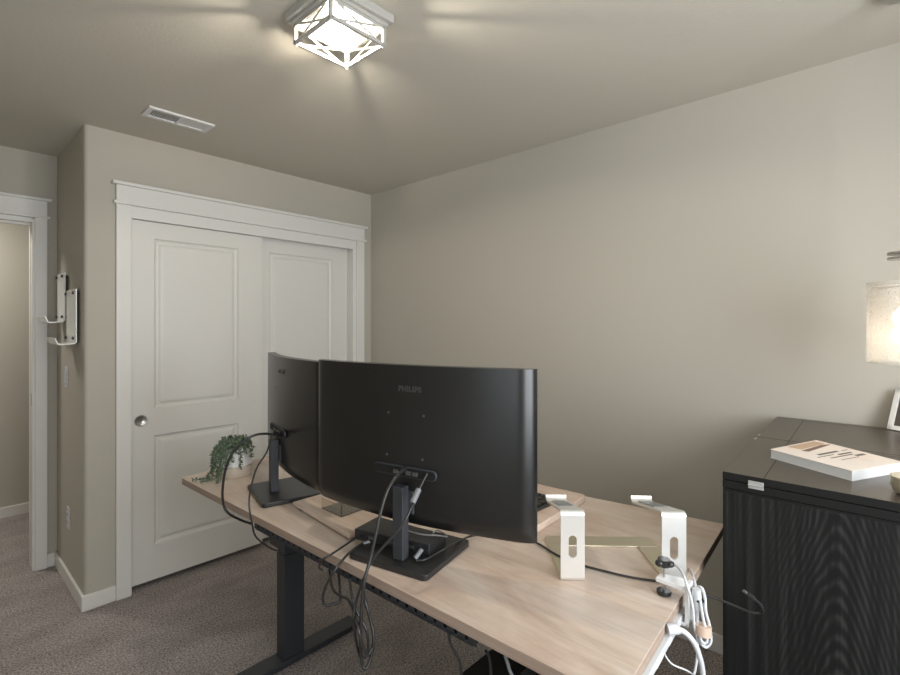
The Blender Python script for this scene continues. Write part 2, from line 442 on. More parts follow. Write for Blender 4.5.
# ------------------------------------------------------------------ ceiling vent
v = thing('ceiling_vent', 'white louvred rectangular air vent in the ceiling above the closet', 'vent', (.864, 2.594, H))
mb = MB(); w, d = .292, .127
for (a, b, c, e) in ((-w/2, w/2, -d/2, -d/2 + .02), (-w/2, w/2, d/2 - .02, d/2), (-w/2, -w/2 + .022, -d/2 + .02, d/2 - .02), (w/2 - .022, w/2, -d/2 + .02, d/2 - .02), (-.006, .006, -d/2 + .02, d/2 - .02)):
    mb.box(a, b, c, e, -.009, 0)
mb.build('frame', M['white_metal'], v)
MB().box(-w/2 + .02, w/2 - .02, -d/2 + .018, d/2 - .018, -.0015, 0).build('backing', M['dark_hole'], v)
for side in (-1, 1):
    for k in range(11):
        x = side * (.014 + k * .0108)
        mx = Matrix.Translation((x, 0, -.0045)) @ Matrix.Rotation(side * .45, 4, 'Y')
        MB().box(-.0045, .0045, -d/2 + .02, d/2 - .02, -.0008, .0008, mx).build('slat', M['white_metal'], v)

# ------------------------------------------------------------------ ceiling light
L = thing('ceiling_light', 'square white cage ceiling light with lit bulbs', 'ceiling light', (.924, 1.333, H))
mb = MB(); mb.box(-.125, .125, -.125, .125, -.028, 0); mb.box(-.112, .112, -.112, .112, -.040, -.028)
mb.build('canopy', M['lamp_metal'], L, bevel=.003)
a, zb, zt, t = .1, -.104, -.040, .0052
mb = MB()
for sx in (-1, 1):
    for sy in (-1, 1):
        mb.box(sx * a - t, sx * a + t, sy * a - t, sy * a + t, zb, zt)
for s_ in (-1, 1):
    for z in (zb + t, zt - t):
        mb.box(-a, a, s_ * a - t, s_ * a + t, z - t, z + t); mb.box(s_ * a - t, s_ * a + t, -a, a, z - t, z + t)
mb.build('cage_frame', M['lamp_metal'], L, bevel=.0008)
for (ax, s_) in (('x', -1), ('x', 1), ('y', -1), ('y', 1)):
    mb = MB()
    for fl in (1, -1):
        p = (-a, s_ * a, zb if fl > 0 else zt); q = (a, s_ * a, zt if fl > 0 else zb)
        if ax == 'y': p = (p[1], p[0], p[2]); q = (q[1], q[0], q[2])
        mb.cyl(p, q, .0038, n=8)
    mb.build('cross_brace', M['lamp_metal'], L)
for (x, y) in ((-.042, 0.0), (.042, 0.0)):
    s_ = MB().cyl((x, y, -.040), (x, y, -.052), .014).build('socket', M['lamp_metal'], L, smooth=True)
    MB().ball((x, y, -.074), .021, (1, 1, 1.1), 3).build('bulb', M['bulb'], s_, smooth=True)
pl = bpy.data.lights.new('ceiling_bulb_light', 'POINT'); pl.energy = 15; pl.color = (1, .9, .77); pl.shadow_soft_size = .012
po = bpy.data.objects.new('ceiling_bulb_light', pl); COL.objects.link(po); po.parent = L; po.location = (0, 0.0, -.086)

# ------------------------------------------------------------------ fittings on the short return wall (facing -x)
def rack(y0, y1, z0, z1, lab):
    o = thing('wall_rack', lab, 'wall rack', (XJ, (y0 + y1) / 2, z0), 0, 'white racks on the return wall')
    h = z1 - z0; hw = (y1 - y0) / 2
    prof = [(-.019, h), (-.019, .010), (-.025, .004), (-.082, 0.0), (-.089, .003), (-.100, .032)]
    mb = MB(); bm = mb.bm; th = .0045
    a = []
    for i, (x, z) in enumerate(prof):
        p0 = prof[max(i - 1, 0)]; p1 = prof[min(i + 1, len(prof) - 1)]
        tx, tz = p1[0] - p0[0], p1[1] - p0[1]; l = math.hypot(tx, tz); nx, nz = -tz / l * th, tx / l * th
        a.append([bm.verts.new((x, -hw, z)), bm.verts.new((x, hw, z)), bm.verts.new((x + nx, hw, z + nz)), bm.verts.new((x + nx, -hw, z + nz))])
    for u, w_ in zip(a, a[1:]):
        for k in range(4): bm.faces.new((u[k], u[(k + 1) % 4], w_[(k + 1) % 4], w_[k]))
    bm.faces.new(a[0]); bm.faces.new(a[-1])
    mb.build('bent_panel', M['acrylic'], o)
    for (yy, zz) in ((-hw + .025, .03), (hw - .025, .03), (-hw + .025, h - .02), (hw - .025, h - .02)):
        s_ = MB().cyl((0, yy, zz), (-.017, yy, zz), .006, n=14).build('standoff', M['black_metal'], o, smooth=True)
        MB().cyl((-.023, yy, zz), (-.031, yy, zz), .008, n=14).build('screw_cap', M['black_metal'], s_, smooth=True)
    return o
rack(3.09, 3.32, 1.335, 1.618, 'white wall rack nearer the outside wall corner, the lower of the two')
rack(3.37, 3.575, 1.448, 1.722, 'white wall rack beside the door casing, the higher of the two')
sw = thing('light_switch', 'white light switch on the return wall below the racks', 'light switch', (XJ, 3.422, 1.142))
MB().box(-.005, 0, -.036, .036, -.058, .058).build('plate', M['white_plastic'], sw, bevel=.0015)
MB().box(-.009, -.004, -.017, .017, -.033, .033).build('rocker', M['white_plastic'], sw, bevel=.0015)
ou = thing('wall_outlet', 'white electrical outlet low on the return wall above the baseboard', 'outlet', (XJ, 3.368, .37))
MB().box(-.005, 0, -.036, .036, -.058, .058).build('plate', M['white_plastic'], ou, bevel=.0015)
for dz in (-.02, .02):
    s_ = MB().box(-.008, -.004, -.017, .017, dz - .015, dz + .015).build('socket', M['white_plastic'], ou, bevel=.002)
    mb = MB(); mb.box(-.0084, -.0078, -.009, -.006, dz - .006, dz + .006); mb.box(-.0084, -.0078, .006, .009, dz - .006, dz + .006)
    mb.build('slot', M['dark_hole'], s_)

# ------------------------------------------------------------------ standing desk
ZD = .807
FL, FR, BR, BL = (.726, 2.157), (.782, .339), (1.708, .398), (1.439, 2.257)
desk = thing('standing_desk', 'light maple standing desk on dark steel T-shaped legs', 'desk', (1.16, 1.27, 0))
dl = lambda p: (p[0] - 1.16, p[1] - 1.27)
def round_poly(pts, r, n=5):
    out = []
    for i, p in enumerate(pts):
        p = Vector(p); a = (Vector(pts[i - 1]) - p).normalized(); b = (Vector(pts[(i + 1) % len(pts)]) - p).normalized()
        s_, e = p + a * r, p + b * r
        for k in range(n + 1):
            t_ = k / n; out.append(tuple((1 - t_) ** 2 * s_ + 2 * t_ * (1 - t_) * p + t_ ** 2 * e))
    return out
top = MB().prism(round_poly([dl(FL), dl(FR), dl(BR), dl(BL)], .012), ZD - .025, ZD)
to = top.build('tabletop', M['maple'], desk, bevel=.0018)
to.data.materials.append(M['maple_edge'])
for p in to.data.polygons:
    if abs(p.normal.z) < .5: p.material_index = 1
for (yl, nm) in ((1.917, 0), (.60, 1)):
    x0 = 1.032 - 1.16; yy = yl - 1.27
    # foot, column in two tubes, top bracket
    MB().box(.745 - 1.16, 1.41 - 1.16, yy - .043, yy + .040, 0.004, .030).build('foot', M['black_metal'], desk, bevel=.004)
    MB().box(x0, x0 + .095, yy - .032, yy + .032, .028, .465).build('column', M['black_metal'], desk, bevel=.004)
    c = MB().box(x0 + .003, x0 + .092, yy - .030, yy + .030, .466, .745).build('column', M['black_metal'], desk, bevel=.004)
    MB().box(x0 - .19, x0 + .38, yy - .03, yy + .03, .745, .782).build('top_bracket', M['black_metal'], desk, bevel=.002)
    MB().box(x0 + .01, x0 + .085, yy + .033, yy + .115, .472, .535).build('motor_housing', M['black_metal'], desk, bevel=.004)
    for k in (-.26, .28):
        MB().cyl((x0 + .06 + k, yy, 0), (x0 + .06 + k, yy, .006), .018).build('levelling_pad', M['black_plastic'], desk, smooth=True)
MB().box(x0 + .02, x0 + .075, .60 - 1.27, 1.917 - 1.27, .715, .745).build('cross_beam', M['black_metal'], desk, bevel=.002)
# perforated cable channel under the front edge
tray = thing('cable_channel', 'black perforated metal cable channel under the desk front edge', 'cable channel', (.773, 1.11, .757))
rt = math.atan2(1.565 - .66, .757 - .788) - PI / 2
mb = MB(); ln = .452; hh = .023
tray.rotation_euler.z = rt
mb.box(-.003, 0, -ln, ln, .015, hh); mb.box(-.003, 0, -ln, ln, -.002, 0.006)
nh = 30
for k in range(nh + 1):
    y = -ln + 2 * ln * k / nh
    mb.box(-.003, 0, y - .0105, y + .0105, .0, .02)
mb.box(0, .035, -ln, ln, -.004, -.002); mb.box(.033, .036, -ln, ln, -.004, hh)
mb.build('perforated_rail', M['black_metal'], tray)
for k in range(5):
    y = -ln + .1 + k * .19
    MB().box(.004, .034, y, y + .05, .0, .016).build('socket_insert', M['dark_hole'], tray)

# ------------------------------------------------------------------ monitors
def monitor(name, label, mid, ang, footshift, fy, cx_, dz):
    o = thing(name, label, 'monitor', (mid[0], mid[1], ZD), ang, 'curved monitors')
    hw, zb, zt, sag = .355, .095 - dz, .516 - dz, .040
    nu, nv = 56, 34
    def ys(u): return -sag * (1 - (u / hw) ** 2)
    def sm(t_): t_ = max(0, min(1, t_)); return math.sin(t_ * PI / 2) ** .8
    def back(u, z):
        e = min((hw - abs(u)) / .042, 1.0); ez = min((z - zb) / .04, 1.0)
        b_ = .004 + .030 * math.sqrt(max(0, 1 - (1 - e) ** 2)) * (0.45 + .55 * sm(ez))
        # gentle swelling around the electronics, low on the back
        b_ += .010 * math.exp(-((u) / .2) ** 2) * math.exp(-((z - .24) / .11) ** 2)
        return ys(u) - b_
    mb = MB(); bm = mb.bm
    us = [hw * math.sin(PI / 2 * (-1 + 2 * i / nu)) for i in range(nu + 1)]
    vs = [zb + (zt - zb) * (.5 + .5 * math.sin(PI / 2 * (-1 + 2 * j / nv))) for j in range(nv + 1)]
    B = [[bm.verts.new((u, back(u, z), z)) for z in vs] for u in us]
    Fv = [[bm.verts.new((u, ys(u), z)) for z in (vs[0], vs[-1])] for u in us]
    for i in range(nu):
        for j_ in range(nv): bm.faces.new((B[i][j_], B[i + 1][j_], B[i + 1][j_ + 1], B[i][j_ + 1]))
        bm.faces.new((Fv[i][0], Fv[i][1], Fv[i + 1][1], Fv[i + 1][0]))
        bm.faces.new((B[i][0], Fv[i][0], Fv[i + 1][0], B[i + 1][0])); bm.faces.new((B[i][-1], B[i + 1][-1], Fv[i + 1][1], Fv[i][1]))
    for i in (0, -1):
        bm.faces.new([B[i][j_] for j_ in range(nv + 1)] + [Fv[i][1], Fv[i][0]])
    mb.build('housing', M['monitor'], o, smooth=True)
    mb = MB(); bm = mb.bm
    row = [[bm.verts.new((u * .985, ys(u) + .0015, z)) for z in (zb + .02, zt - .007)] for u in us]
    for i in range(nu): bm.faces.new((row[i][0], row[i + 1][0], row[i + 1][1], row[i][1]))
    mb.build('screen', M['screen'], o, smooth=True)
    # port recess: rounded slot with plugs
    pz = .239
    def onb(x, z, off=.0): return Vector((x, back(x, z) - off, z))
    pr = MB()
    def slot(m, w_, h_, d0, d1, cx, cz):
        mx = Matrix.Translation((cx, back(cx, cz), cz)) @ Matrix.Rotation(PI / 2, 4, 'X')
        m.prism(rrect(w_, h_, h_ * .49, 8), d0, d1, mx)
    rim = MB(); slot(rim, .200, .028, -.004, .0035, cx_ + .002, pz)
    rm = rim.build('port_rim', M['black_metal'], o, bevel=.002, smooth=True)
    rec = MB(); slot(rec, .193, .021, .003, .0045, cx_ + .002, pz)
    rec.build('port_recess', M['dark_hole'], rm)
    for cx in (cx_ - .02, cx_ + .02, cx_ + .04):
        mb = MB(); mb.box(cx - .008, cx + .008, back(0, pz) - .010, back(0, pz) - .003, pz - .006, pz + .004)
        mb.build('port', M['port'], rm, bevel=.001)
    for (x, z) in ((cx_ - .056, .387), (cx_ + .056, .387), (cx_ - .056, .276), (cx_ + .056, .276)):
        p = onb(x, z)
        MB().cyl(p + Vector((0, .004, 0)), p - Vector((0, .0015, 0)), .0034, n=14).build('mount_screw', M['port'], o, smooth=True)
    # raised maker's lettering
    c = bpy.data.curves.new('brand_lettering', 'FONT'); c.body = 'PHILIPS'; c.size = .0205; c.extrude = .0006; c.align_x = 'CENTER'; c.space_character = 1.12; c.offset = .0006
    tmp = bpy.data.objects.new('tmp', c); COL.objects.link(tmp)
    dg = bpy.context.evaluated_depsgraph_get(); me = bpy.data.meshes.new_from_object(tmp.evaluated_get(dg)); bpy.data.objects.remove(tmp)
    me.materials.clear(); me.materials.append(M['letter'])
    t_ = bpy.data.objects.new('brand_lettering', me); COL.objects.link(t_); t_.parent = o
    t_.rotation_euler = (PI / 2, 0, 0); t_.location = (cx_ + .012, back(cx_, .45) - .0008, .447)
    # stand
    fs = footshift
    nk = MB().box(fs + cx_ - .016, fs + cx_ + .016, -.112, -.084, .017, .205).build('neck', M['black_metal'], o, bevel=.002)
    MB().box(fs + cx_ - .02, fs + cx_ + .03, -.085, back(0, .17) + .004, .13, .19).build('pivot_bracket', M['black_metal'], nk, bevel=.002)
    MB().prism(rrect(.25, .232, .014, 5, fs, -.026 + fy), 0, .016).build('stand_base', M['black_plastic'], o, bevel=.003)
    return o
monitor('curved_monitor', 'large curved black monitor in front, seen from behind, covering the desk middle', (.940, .9915), math.radians(-77.36), 0.0, 0.0, .018, 0.0)
monitor('curved_monitor', 'curved black monitor farther back, beside the potted succulent', (.977, 1.668), math.radians(-103.8), .0, -.022, .010, .010)

# ------------------------------------------------------------------ dock box on the front stand
q = [(.835, 1.134), (.907, .907), (.983, .915), (.938, 1.156)]
dk = thing('docking_box', 'flat black docking box behind the front monitor stand', 'docking box', (.91, 1.03, ZD + .0165))
ql = [(x - .91, y - 1.03) for x, y in q]
MB().prism(round_poly(ql, .004, 3), 0.0, .029).build('case', M['black_plastic'], dk, bevel=.0015)
p0, p1 = Vector(ql[0]), Vector(ql[1]); dv = (p1 - p0); nn = Vector((dv.y, -dv.x)).normalized()
if nn.x > 0: nn = -nn
for k, tt in enumerate((.12, .24, .38, .5, .66, .78, .9)):
    c = p0 + dv * tt; u = dv.normalized()
    mb = MB(); mx = Matrix.Translation((c.x, c.y, .014)) @ Matrix.Rotation(math.atan2(u.y, u.x), 4, 'Z')
    mb.box(-.008, .008, -.002, .002, -.004, .004, mx)
    mb.build('port', M['port'] if k % 2 else M['dark_hole'], dk)

# ------------------------------------------------------------------ wooden boards and clear stand
b1 = thing('wooden_board', 'thin maple board lying on the desk between the two monitor stands', 'board', (.97, 1.36, ZD))
MB().prism([(x - .97, y - 1.36) for x, y in ((.868, 1.525), (.840, 1.165), (1.09, 1.165), (1.105, 1.525))], .006, .018).build('panel', M['maple_shelf'], b1, bevel=.0015)
for y_ in (-.12, .12):
    MB().box(-.10, .10, y_ - .01, y_ + .01, 0, .006).build('dark_gap_foot', M['dark_hole'], b1)  # added feet, coloured dark to stand for the shade under the board
b2 = MB().prism(round_poly([(1.15, .790), (1.60, .812), (1.585, 1.06), (1.16, 1.07)], .02), ZD, ZD + .022).build('wooden_tray', M['maple_shelf'], bevel=.002)
tag(b2, 'low maple tray behind the front monitor, near the aluminium laptop stand', 'tray')
kb = thing('keyboard', 'black keyboard peeking out from behind the front monitor edge', 'keyboard', (1.40, .930, ZD + .022), -.05)
MB().box(-.07, .07, -.08, .16, 0, .012).build('case', M['black_plastic'], kb, bevel=.003)
for i in range(5):
    for j_ in range(8):
        MB().box(-.062 + i * .0255, -.062 + i * .0255 + .021, -.073 + j_ * .028, -.073 + j_ * .028 + .024, .012, .018).build('key', M['monitor'], kb, bevel=.001)
ac = thing('acrylic_stand', 'small clear acrylic stand on the thin maple board', 'acrylic stand', (.945, 1.345, ZD + .018), math.radians(0))
mb = MB(); mb.box(-.045, .045, -.055, .055, 0, .003); mb.box(-.045, -.042, -.055, .055, 0, .035); mb.box(.042, .045, -.055, .055, 0, .035)
mb.box(-.045, .045, -.055, -.052, 0, .035)
mb.build('tray', M['clear'], ac, bevel=.0008)

# ------------------------------------------------------------------ laptop stand
ua = math.radians(40.5)
ls = thing('laptop_stand', 'brushed aluminium laptop stand with two slotted arms on desk', 'laptop stand', (1.153, .487, ZD), ua - PI / 2)
# local: +y runs along the arms (away from the camera), +x towards the right arm
bp_ = []
mb = MB()
mb.prism([(-.152, .228)] + [(-.152 + .02 * (1 - math.cos(t * PI / 8)), .228 + .0 + .02 * math.sin(t * PI / 8)) for t in range(5)] + [(.132 + .02 * math.sin(t * PI / 8), .228 + .02 * math.cos(t * PI / 8)) for t in range(5)] + [(.152, .188), (-.152, .188)], 0, .005)
mb.prism([(-.152, .188), (-.098, .188), (-.098, .012), (-.152, .012)], 0, .005)
mb.prism([(.098, .188), (.152, .188), (.152, .012), (.098, .012)], 0, .005)
mb.build('base_plate', M['alu_base'], ls, bevel=.0012)
def arm(cx):
    mb = MB(); bm = mb.bm; w_ = .0288; th = .005; hz = .172; R = .012
    prof = [(.012, .0025), (.006, .003), (.0025, .006), (0, .012), (0, hz - .14)]
    path = []
    path.append((.03, 0.0))
    for k in range(5):
        a_ = PI / 2 * k / 4; path.append((.010 - .010 * math.sin(a_), .010 - .010 * math.cos(a_)))
    n_v = len(path)
    zt_ = hz - R
    path.append((0, zt_))
    ar = math.radians(76)
    for k in range(1, 6):
        a_ = ar * k / 5; path.append((R - R * math.cos(a_), zt_ + R * math.sin(a_)))
    dy, dz = math.cos(math.radians(-14)), math.sin(math.radians(-14))
    path[-1] = (R, hz - .001)
    ly, lz = path[-1]
    ex, ez = ly + dy * .205, lz + dz * .205
    path.append((ex, ez))
    for k in range(1, 5):
        a_ = math.radians(-14 + 84 * k / 4); ex += .004 * math.cos(a_); ez += .004 * math.sin(a_); path.append((ex, ez))
    path.append((ex + .001, ez + .003))
    # build strip without the slot segment, the slot cut into the vertical plate
    rings = []
    for i, (y, z) in enumerate(path):
        p0_ = path[max(i - 1, 0)]; p1_ = path[min(i + 1, len(path) - 1)]
        ty, tz = p1_[0] - p0_[0], p1_[1] - p0_[1]; l = math.hypot(ty, tz); ny, nz = tz / l * th, -ty / l * th
        rings.append([Vector((cx - w_, y, z)), Vector((cx + w_, y, z)), Vector((cx + w_, y + ny, z + nz)), Vector((cx - w_, y + ny, z + nz))])
    vr = [[bm.verts.new(c) for c in r_] for r_ in rings]
    for i in range(len(vr) - 1):
        if i == n_v - 1: continue           # vertical plate is made separately with its slot
        u, v_ = vr[i], vr[i + 1]
        for k in range(4): bm.faces.new((u[k], u[(k + 1) % 4], v_[(k + 1) % 4], v_[k]))
    bm.faces.new(vr[-1]); bm.faces.new(vr[0][::-1])
    z0_, z1_ = path[n_v - 1][1], path[n_v][1]
    sw_, s0, s1 = .0098, .058, .112      # slot half width and ends
    N = 10
    inner = []
    for k in range(N + 1): a_ = PI * k / N; inner.append((sw_ * math.cos(a_), s1 - sw_ + sw_ * math.sin(a_)))
    for k in range(N + 1): a_ = PI + PI * k / N; inner.append((sw_ * math.cos(a_), s0 + sw_ + sw_ * math.sin(a_)))
    outer = []
    for (x, z) in inner:
        zc = (s0 + s1) / 2; dx, dz_ = x, (z - zc)
        # push outward to the plate's rectangle
        kx = w_ / abs(dx) if abs(dx) > 1e-6 else 1e9
        kz = ((z1_ - zc) if dz_ > 0 else (zc - z0_)) / abs(dz_) if abs(dz_) > 1e-6 else 1e9
        k_ = min(kx, kz); outer.append((dx * k_, zc + dz_ * k_))
    # snap nearest outer points to corners
    for (X, Z) in ((w_, z1_), (-w_, z1_), (-w_, z0_), (w_, z0_)):
        i = min(range(len(outer)), key=lambda i: (outer[i][0] - X) ** 2 + (outer[i][1] - Z) ** 2); outer[i] = (X, Z)
    n = len(inner)
    V = {}
    for tagk, ring in (('i', inner), ('o', outer)):
        for side, yy in ((0, 0.0), (1, th)):
            V[tagk, side] = [bm.verts.new((cx + x, yy, z)) for x, z in ring]
    for k in range(n):
        k2 = (k + 1) % n
        bm.faces.new((V['i', 0][k], V['i', 0][k2], V['o', 0][k2], V['o', 0][k]))
        bm.faces.new((V['i', 1][k], V['o', 1][k], V['o', 1][k2], V['i', 1][k2]))
        bm.faces.new((V['i', 0][k], V['i', 1][k], V['i', 1][k2], V['i', 0][k2]))
        bm.faces.new((V['o', 0][k], V['o', 0][k2], V['o', 1][k2], V['o', 1][k]))
    bmesh.ops.remove_doubles(bm, verts=bm.verts, dist=.0004)
    o = mb.build('arm', M['alu'], ls, smooth=True)
    # grey rubber pads: one on the sloping top, one in the lip
    y0_, z0p = R + .02, hz + .0015
    mx = Matrix.Translation((cx, R + .12 * dy, hz + .12 * dz + .0006)) @ Matrix.Rotation(math.radians(-14), 4, 'X')
    MB().box(-.018, .018, -.05, .07, -.0006, .001, mx).build('rubber_pad', M['grey_cord'], o)
    return o
arm(-.123); arm(.119)

# ------------------------------------------------------------------ clamp-on power strip at the desk's right edge
re = math.atan2(BR[1] - FR[1], BR[0] - FR[0])
ps = thing('power_strip', 'white clamp-on power strip along the right desk edge', 'power strip', (1.168, .3632, ZD), re)
MB().prism(rrect(.40, .05, .006, 4, -.150, .017), -.043, -.0265).build('strip_body', M['white_plastic'], ps, bevel=.002)
for k in range(3):
    MB().box(-.30 + k * .09, -.255 + k * .09, -.0090, -.007, -.041, -.030).build('outlet_face', M['white_metal'], ps, bevel=.001)
mb = MB()
mb.prism([(-.018, -.018), (.022, -.018), (.022, .012), (.012, .048), (-.014, .050), (-.018, .012)], .030, .040)
mb.box(-.018, .022, -.022, -.013, -.048, .042); mb.box(-.018, .022, -.022, 0, -.048, -.040)
br = mb.build('clamp_bracket', M['white_metal'], ps, bevel=.002)
MB().cyl((0, .035, .006), (0, .035, .070), .003, n=12).build('clamp_screw', M['chrome'], br, smooth=True)
mb = MB()
mb.cyl((0, .035, .066), (0, .035, .082), .0135, n=18)
for k in range(3):
    a_ = 2 * PI * k / 3 + .5; mb.ball((.0135 * math.cos(a_), .035 + .0135 * math.sin(a_), .074), .0095, (1, 1, .85), 2)
mb.build('clamp_knob', M['black_plastic'], br, smooth=True)
MB().cyl((0, .035, 0.0005), (0, .035, .010), .016, n=24).build('clamp_pad', M['black_plastic'], br, bevel=.002)

# ------------------------------------------------------------------ tall black cabinet with a fold-over top
cx0, cy1, ZT, cy0, cx1 = 1.356, .322, 1.065, -.66, 2.325
cb = thing('black_cabinet', 'black wood-grain cabinet with a folding top, against the right wall', 'cabinet', (cx0, cy1, 0))
X1 = cx1 - cx0; Y0 = cy0 - cy1; sk = .033 / .96
def cbox(x0, x1, y0, y1, z0, z1):
    return MB().prism([(x0, y0 + x0 * sk), (x1, y0 + x1 * sk), (x1, y1 + x1 * sk), (x0, y1 + x0 * sk)], z0, z1)
xs_ = .5
def top_leaf(x0, x1, nm):
    l = cbox(x0, x1, Y0, 0, ZT - .019, ZT).build(nm, M['blacktop'], cb, bevel=.0015)
    l.data.materials.append(M['blackside'])
    for p in l.data.polygons:
        if abs(p.normal.z) < .5: p.material_index = 1
    return l
t1 = top_leaf(0, xs_ - .0015, 'top_leaf'); t2 = top_leaf(xs_ + .0015, X1, 'top_leaf')
# fine grooves of the breadboard ends
for t_, (xa, xb) in ((t1, (.004, xs_ - .006)), (t2, (xs_ + .006, X1 - .02))):
    cbox(xa, xb, -.0885, -.087, ZT - .0002, ZT + .0003).build('end_joint', M['dark_hole'], t_)
    cbox(xb - .024, xb - .0225, Y0 + .01, -.088, ZT - .0002, ZT + .0003).build('end_joint', M['dark_hole'], t_)
cbox(.0, X1, Y0, 0, ZT - .040, ZT - .0205).build('under_leaf', M['blackside'], cb, bevel=.0015)
cbox(.0005, X1, Y0, -.001, .04, ZT - .041).build('carcass', M['blackside'], cb, bevel=.001)
fr = cbox(-.0025, .016, Y0 / 2 + .002, -.003, .06, ZT - .046).build('door', M['blackwood'], cb, bevel=.0015)
fr2 = cbox(-.0025, .016, Y0, Y0 / 2 - .002, .06, ZT - .046).build('door', M['blackwood'], cb, bevel=.0015)
cbox(.02, X1, Y0 + .01, -.012, 0.0, .04).build('plinth', M['blackside'], cb)
h = MB().box(-.0022, 0.0, -.088, -.056, ZT - .029, ZT - .010).build('hinge', M['hinge'], cb, bevel=.001)
MB().cyl((-.0022, -.088, ZT - .020), (-.0022, -.056, ZT - .020), .0022, n=12).build('hinge_pin', M['hinge'], h, smooth=True)
for xx in (xs_ - .035, xs_ + .035):
    cbox(xx - .01, xx + .01, -.004, .002, ZT - .014, ZT + .001).build('hinge', M['hinge'], cb, bevel=.001)

# book lying on the cabinet
bk = thing('paperback_book', 'thick white paperback book lying on the black cabinet', 'book', (1.6, .13, ZT))
B = [(1.582, .258), (1.472, .078), (1.655, -.012), (1.80, .178)]
B = [(x - 1.6, y - .13) for x, y in B]
def shrink(poly, k):
    c = sum((Vector(p) for p in poly), Vector((0, 0))) / len(poly); return [tuple(c + (Vector(p) - c) * k) for p in poly]
MB().prism(shrink(B, .985), .0015, .0225).build('page_block', M['paper'], bk)
def m_cover():
    m = mat('book_cover', srgb(238, 226, 214), 0.45); nt = m.node_tree; b = nt.nodes['Principled BSDF']
    tc = nt.nodes.new('ShaderNodeTexCoord')
    n = nt.nodes.new('ShaderNodeTexNoise'); n.inputs['Scale'].default_value = 9; n.inputs['Detail'].default_value = 4
    nt.links.new(tc.outputs['Object'], n.inputs['Vector'])
    r = ramp(nt, [(.35, srgb(240, 228, 217)), (.6, srgb(236, 222, 210)), (.75, srgb(226, 204, 188))])
    nt.links.new(n.outputs['Fac'], r.inputs['Fac']); nt.links.new(r.outputs['Color'], b.inputs['Base Color'])
    return m
M['cover'] = m_cover()
cv = MB().prism(B, .0225, .0242).build('cover', M['cover'], bk, bevel=.0005)
MB().prism(B, 0, .0015).build('cover', M['paper'], bk)
# cover picture and print: u along the long (near) side from the far-left corner, v across
def cuv(u, v):
    a_, b_, c_, d_ = [Vector(p) for p in B]; return tuple((a_ * (1 - u) + b_ * u) * (1 - v) + (d_ * (1 - u) + c_ * u) * v)
def cpatch(name, uv, m, z=.0243):
    return MB().prism([cuv(*p) for p in uv], z - .0002, z + .0003).build(name, m, cv)
tan = mat('cover_tan', srgb(196, 166, 138), .5); brown = mat('cover_brown', srgb(120, 92, 78), .5); ink = mat('cover_ink', srgb(96, 88, 82), .5)
cpatch('cover_picture', [(.04, .3), (.2, .35), (.16, .92), (.03, .9)], tan)
cpatch('cover_picture', [(.24, .28), (.3, .34), (.22, .95), (.18, .8)], brown, .0246)
for (u0, u1, v0, v1) in ((.42, .46, .3, .7), (.50, .515, .18, .5), (.52, .55, .55, .82), (.58, .60, .3, .75), (.62, .665, .72, .9), (.68, .69, .35, .7), (.44, .452, .78, .9)):
    cpatch('cover_print', [(u0, v0), (u1, v0), (u1, v1), (u0, v1)], ink)

# jar and picture frame at the right border
jr = thing('tealight_jar', 'small beige jar on the cabinet in front of the white book', 'jar', (1.44, -.028, ZT))
MB().lathe([(.0, .001), (.030, .001), (.036, .006), (.040, .02), (.041, .038), (.0385, .038), (.037, .02), (.03, .012), (0, .012)]).build('jar_body', M['jar'], jr, smooth=True)
MB().lathe([(0, .026), (.036, .026), (.0365, .013), (0, .0125)]).build('wax', M['candle'], jr, smooth=True)
pf = thing('picture_frame', 'white picture frame leaning on the black cabinet near the wall', 'picture frame', (2.255, -.055, ZT), math.radians(-25))
tl = Matrix.Rotation(math.radians(-14), 4, 'Y')
# frame faces -x (towards the room), leaning back
mb = MB(); fw, fh, k = .09, .15, .016
for (y0, y1, z0, z1) in ((-fw, fw, 0, k), (-fw, fw, fh - k, fh), (-fw, -fw + k, 0, fh), (fw - k, fw, 0, fh)):
    mb.box(-.008, .008, y0, y1, z0, z1, Matrix.Rotation(math.radians(22), 4, 'Y'))
mb.build('frame', M['trim'], pf, bevel=.002)
MB().box(-.002, .002, -fw + k, fw - k, k, fh - k, Matrix.Rotation(math.radians(22), 4, 'Y')).build('photo', M['picture'], pf)

# ------------------------------------------------------------------ pendant lamp with seeded glass drum
pc = (1.945, .0, 0)
pd = thing('pendant_lamp', 'lit pendant lamp with a seeded glass drum shade above the cabinet', 'lamp', (1.975, -.022, 0))
rr = .094; z0, z1 = 1.316, 1.558
mb = MB().lathe([(rr - .004, z0), (rr, z0), (rr, z1), (rr - .004, z1), (rr - .004, z0)], n=64)
mb.build('shade', M['seeded'], pd, smooth=True)
mb = MB()
mb.cyl((0, 0, 1.62), (0, 0, H), .006); mb.cyl((0, 0, H - .025), (0, 0, H), .06)
mb.build('hanging_rod', M['chrome'], pd, smooth=True)
mb = MB().cyl((0, 0, 1.640), (0, 0, 1.646), .046, n=40).cyl((0, 0, 1.625), (0, 0, 1.631), .046, n=40).cyl((0, 0, 1.5), (0, 0, 1.646), .012)
cp = mb.build('cap', M['chrome'], pd, smooth=True)
for k in range(3):
    a_ = 2 * PI * k / 3 + 1.0
    MB().cyl((.012 * math.cos(a_), .012 * math.sin(a_), 1.545), (rr * .985 * math.cos(a_), rr * .985 * math.sin(a_), 1.545), .002, n=8).build('shade_spoke', M['chrome'], cp, smooth=True)
MB().ball((0, 0, 1.45), .032, (1, 1, 1.2), 3).build('bulb', M['bulb2'], pd, smooth=True)
pl2 = bpy.data.lights.new('pendant_bulb_light', 'POINT'); pl2.energy = 1.1; pl2.color = (1, .9, .78); pl2.shadow_soft_size = .035
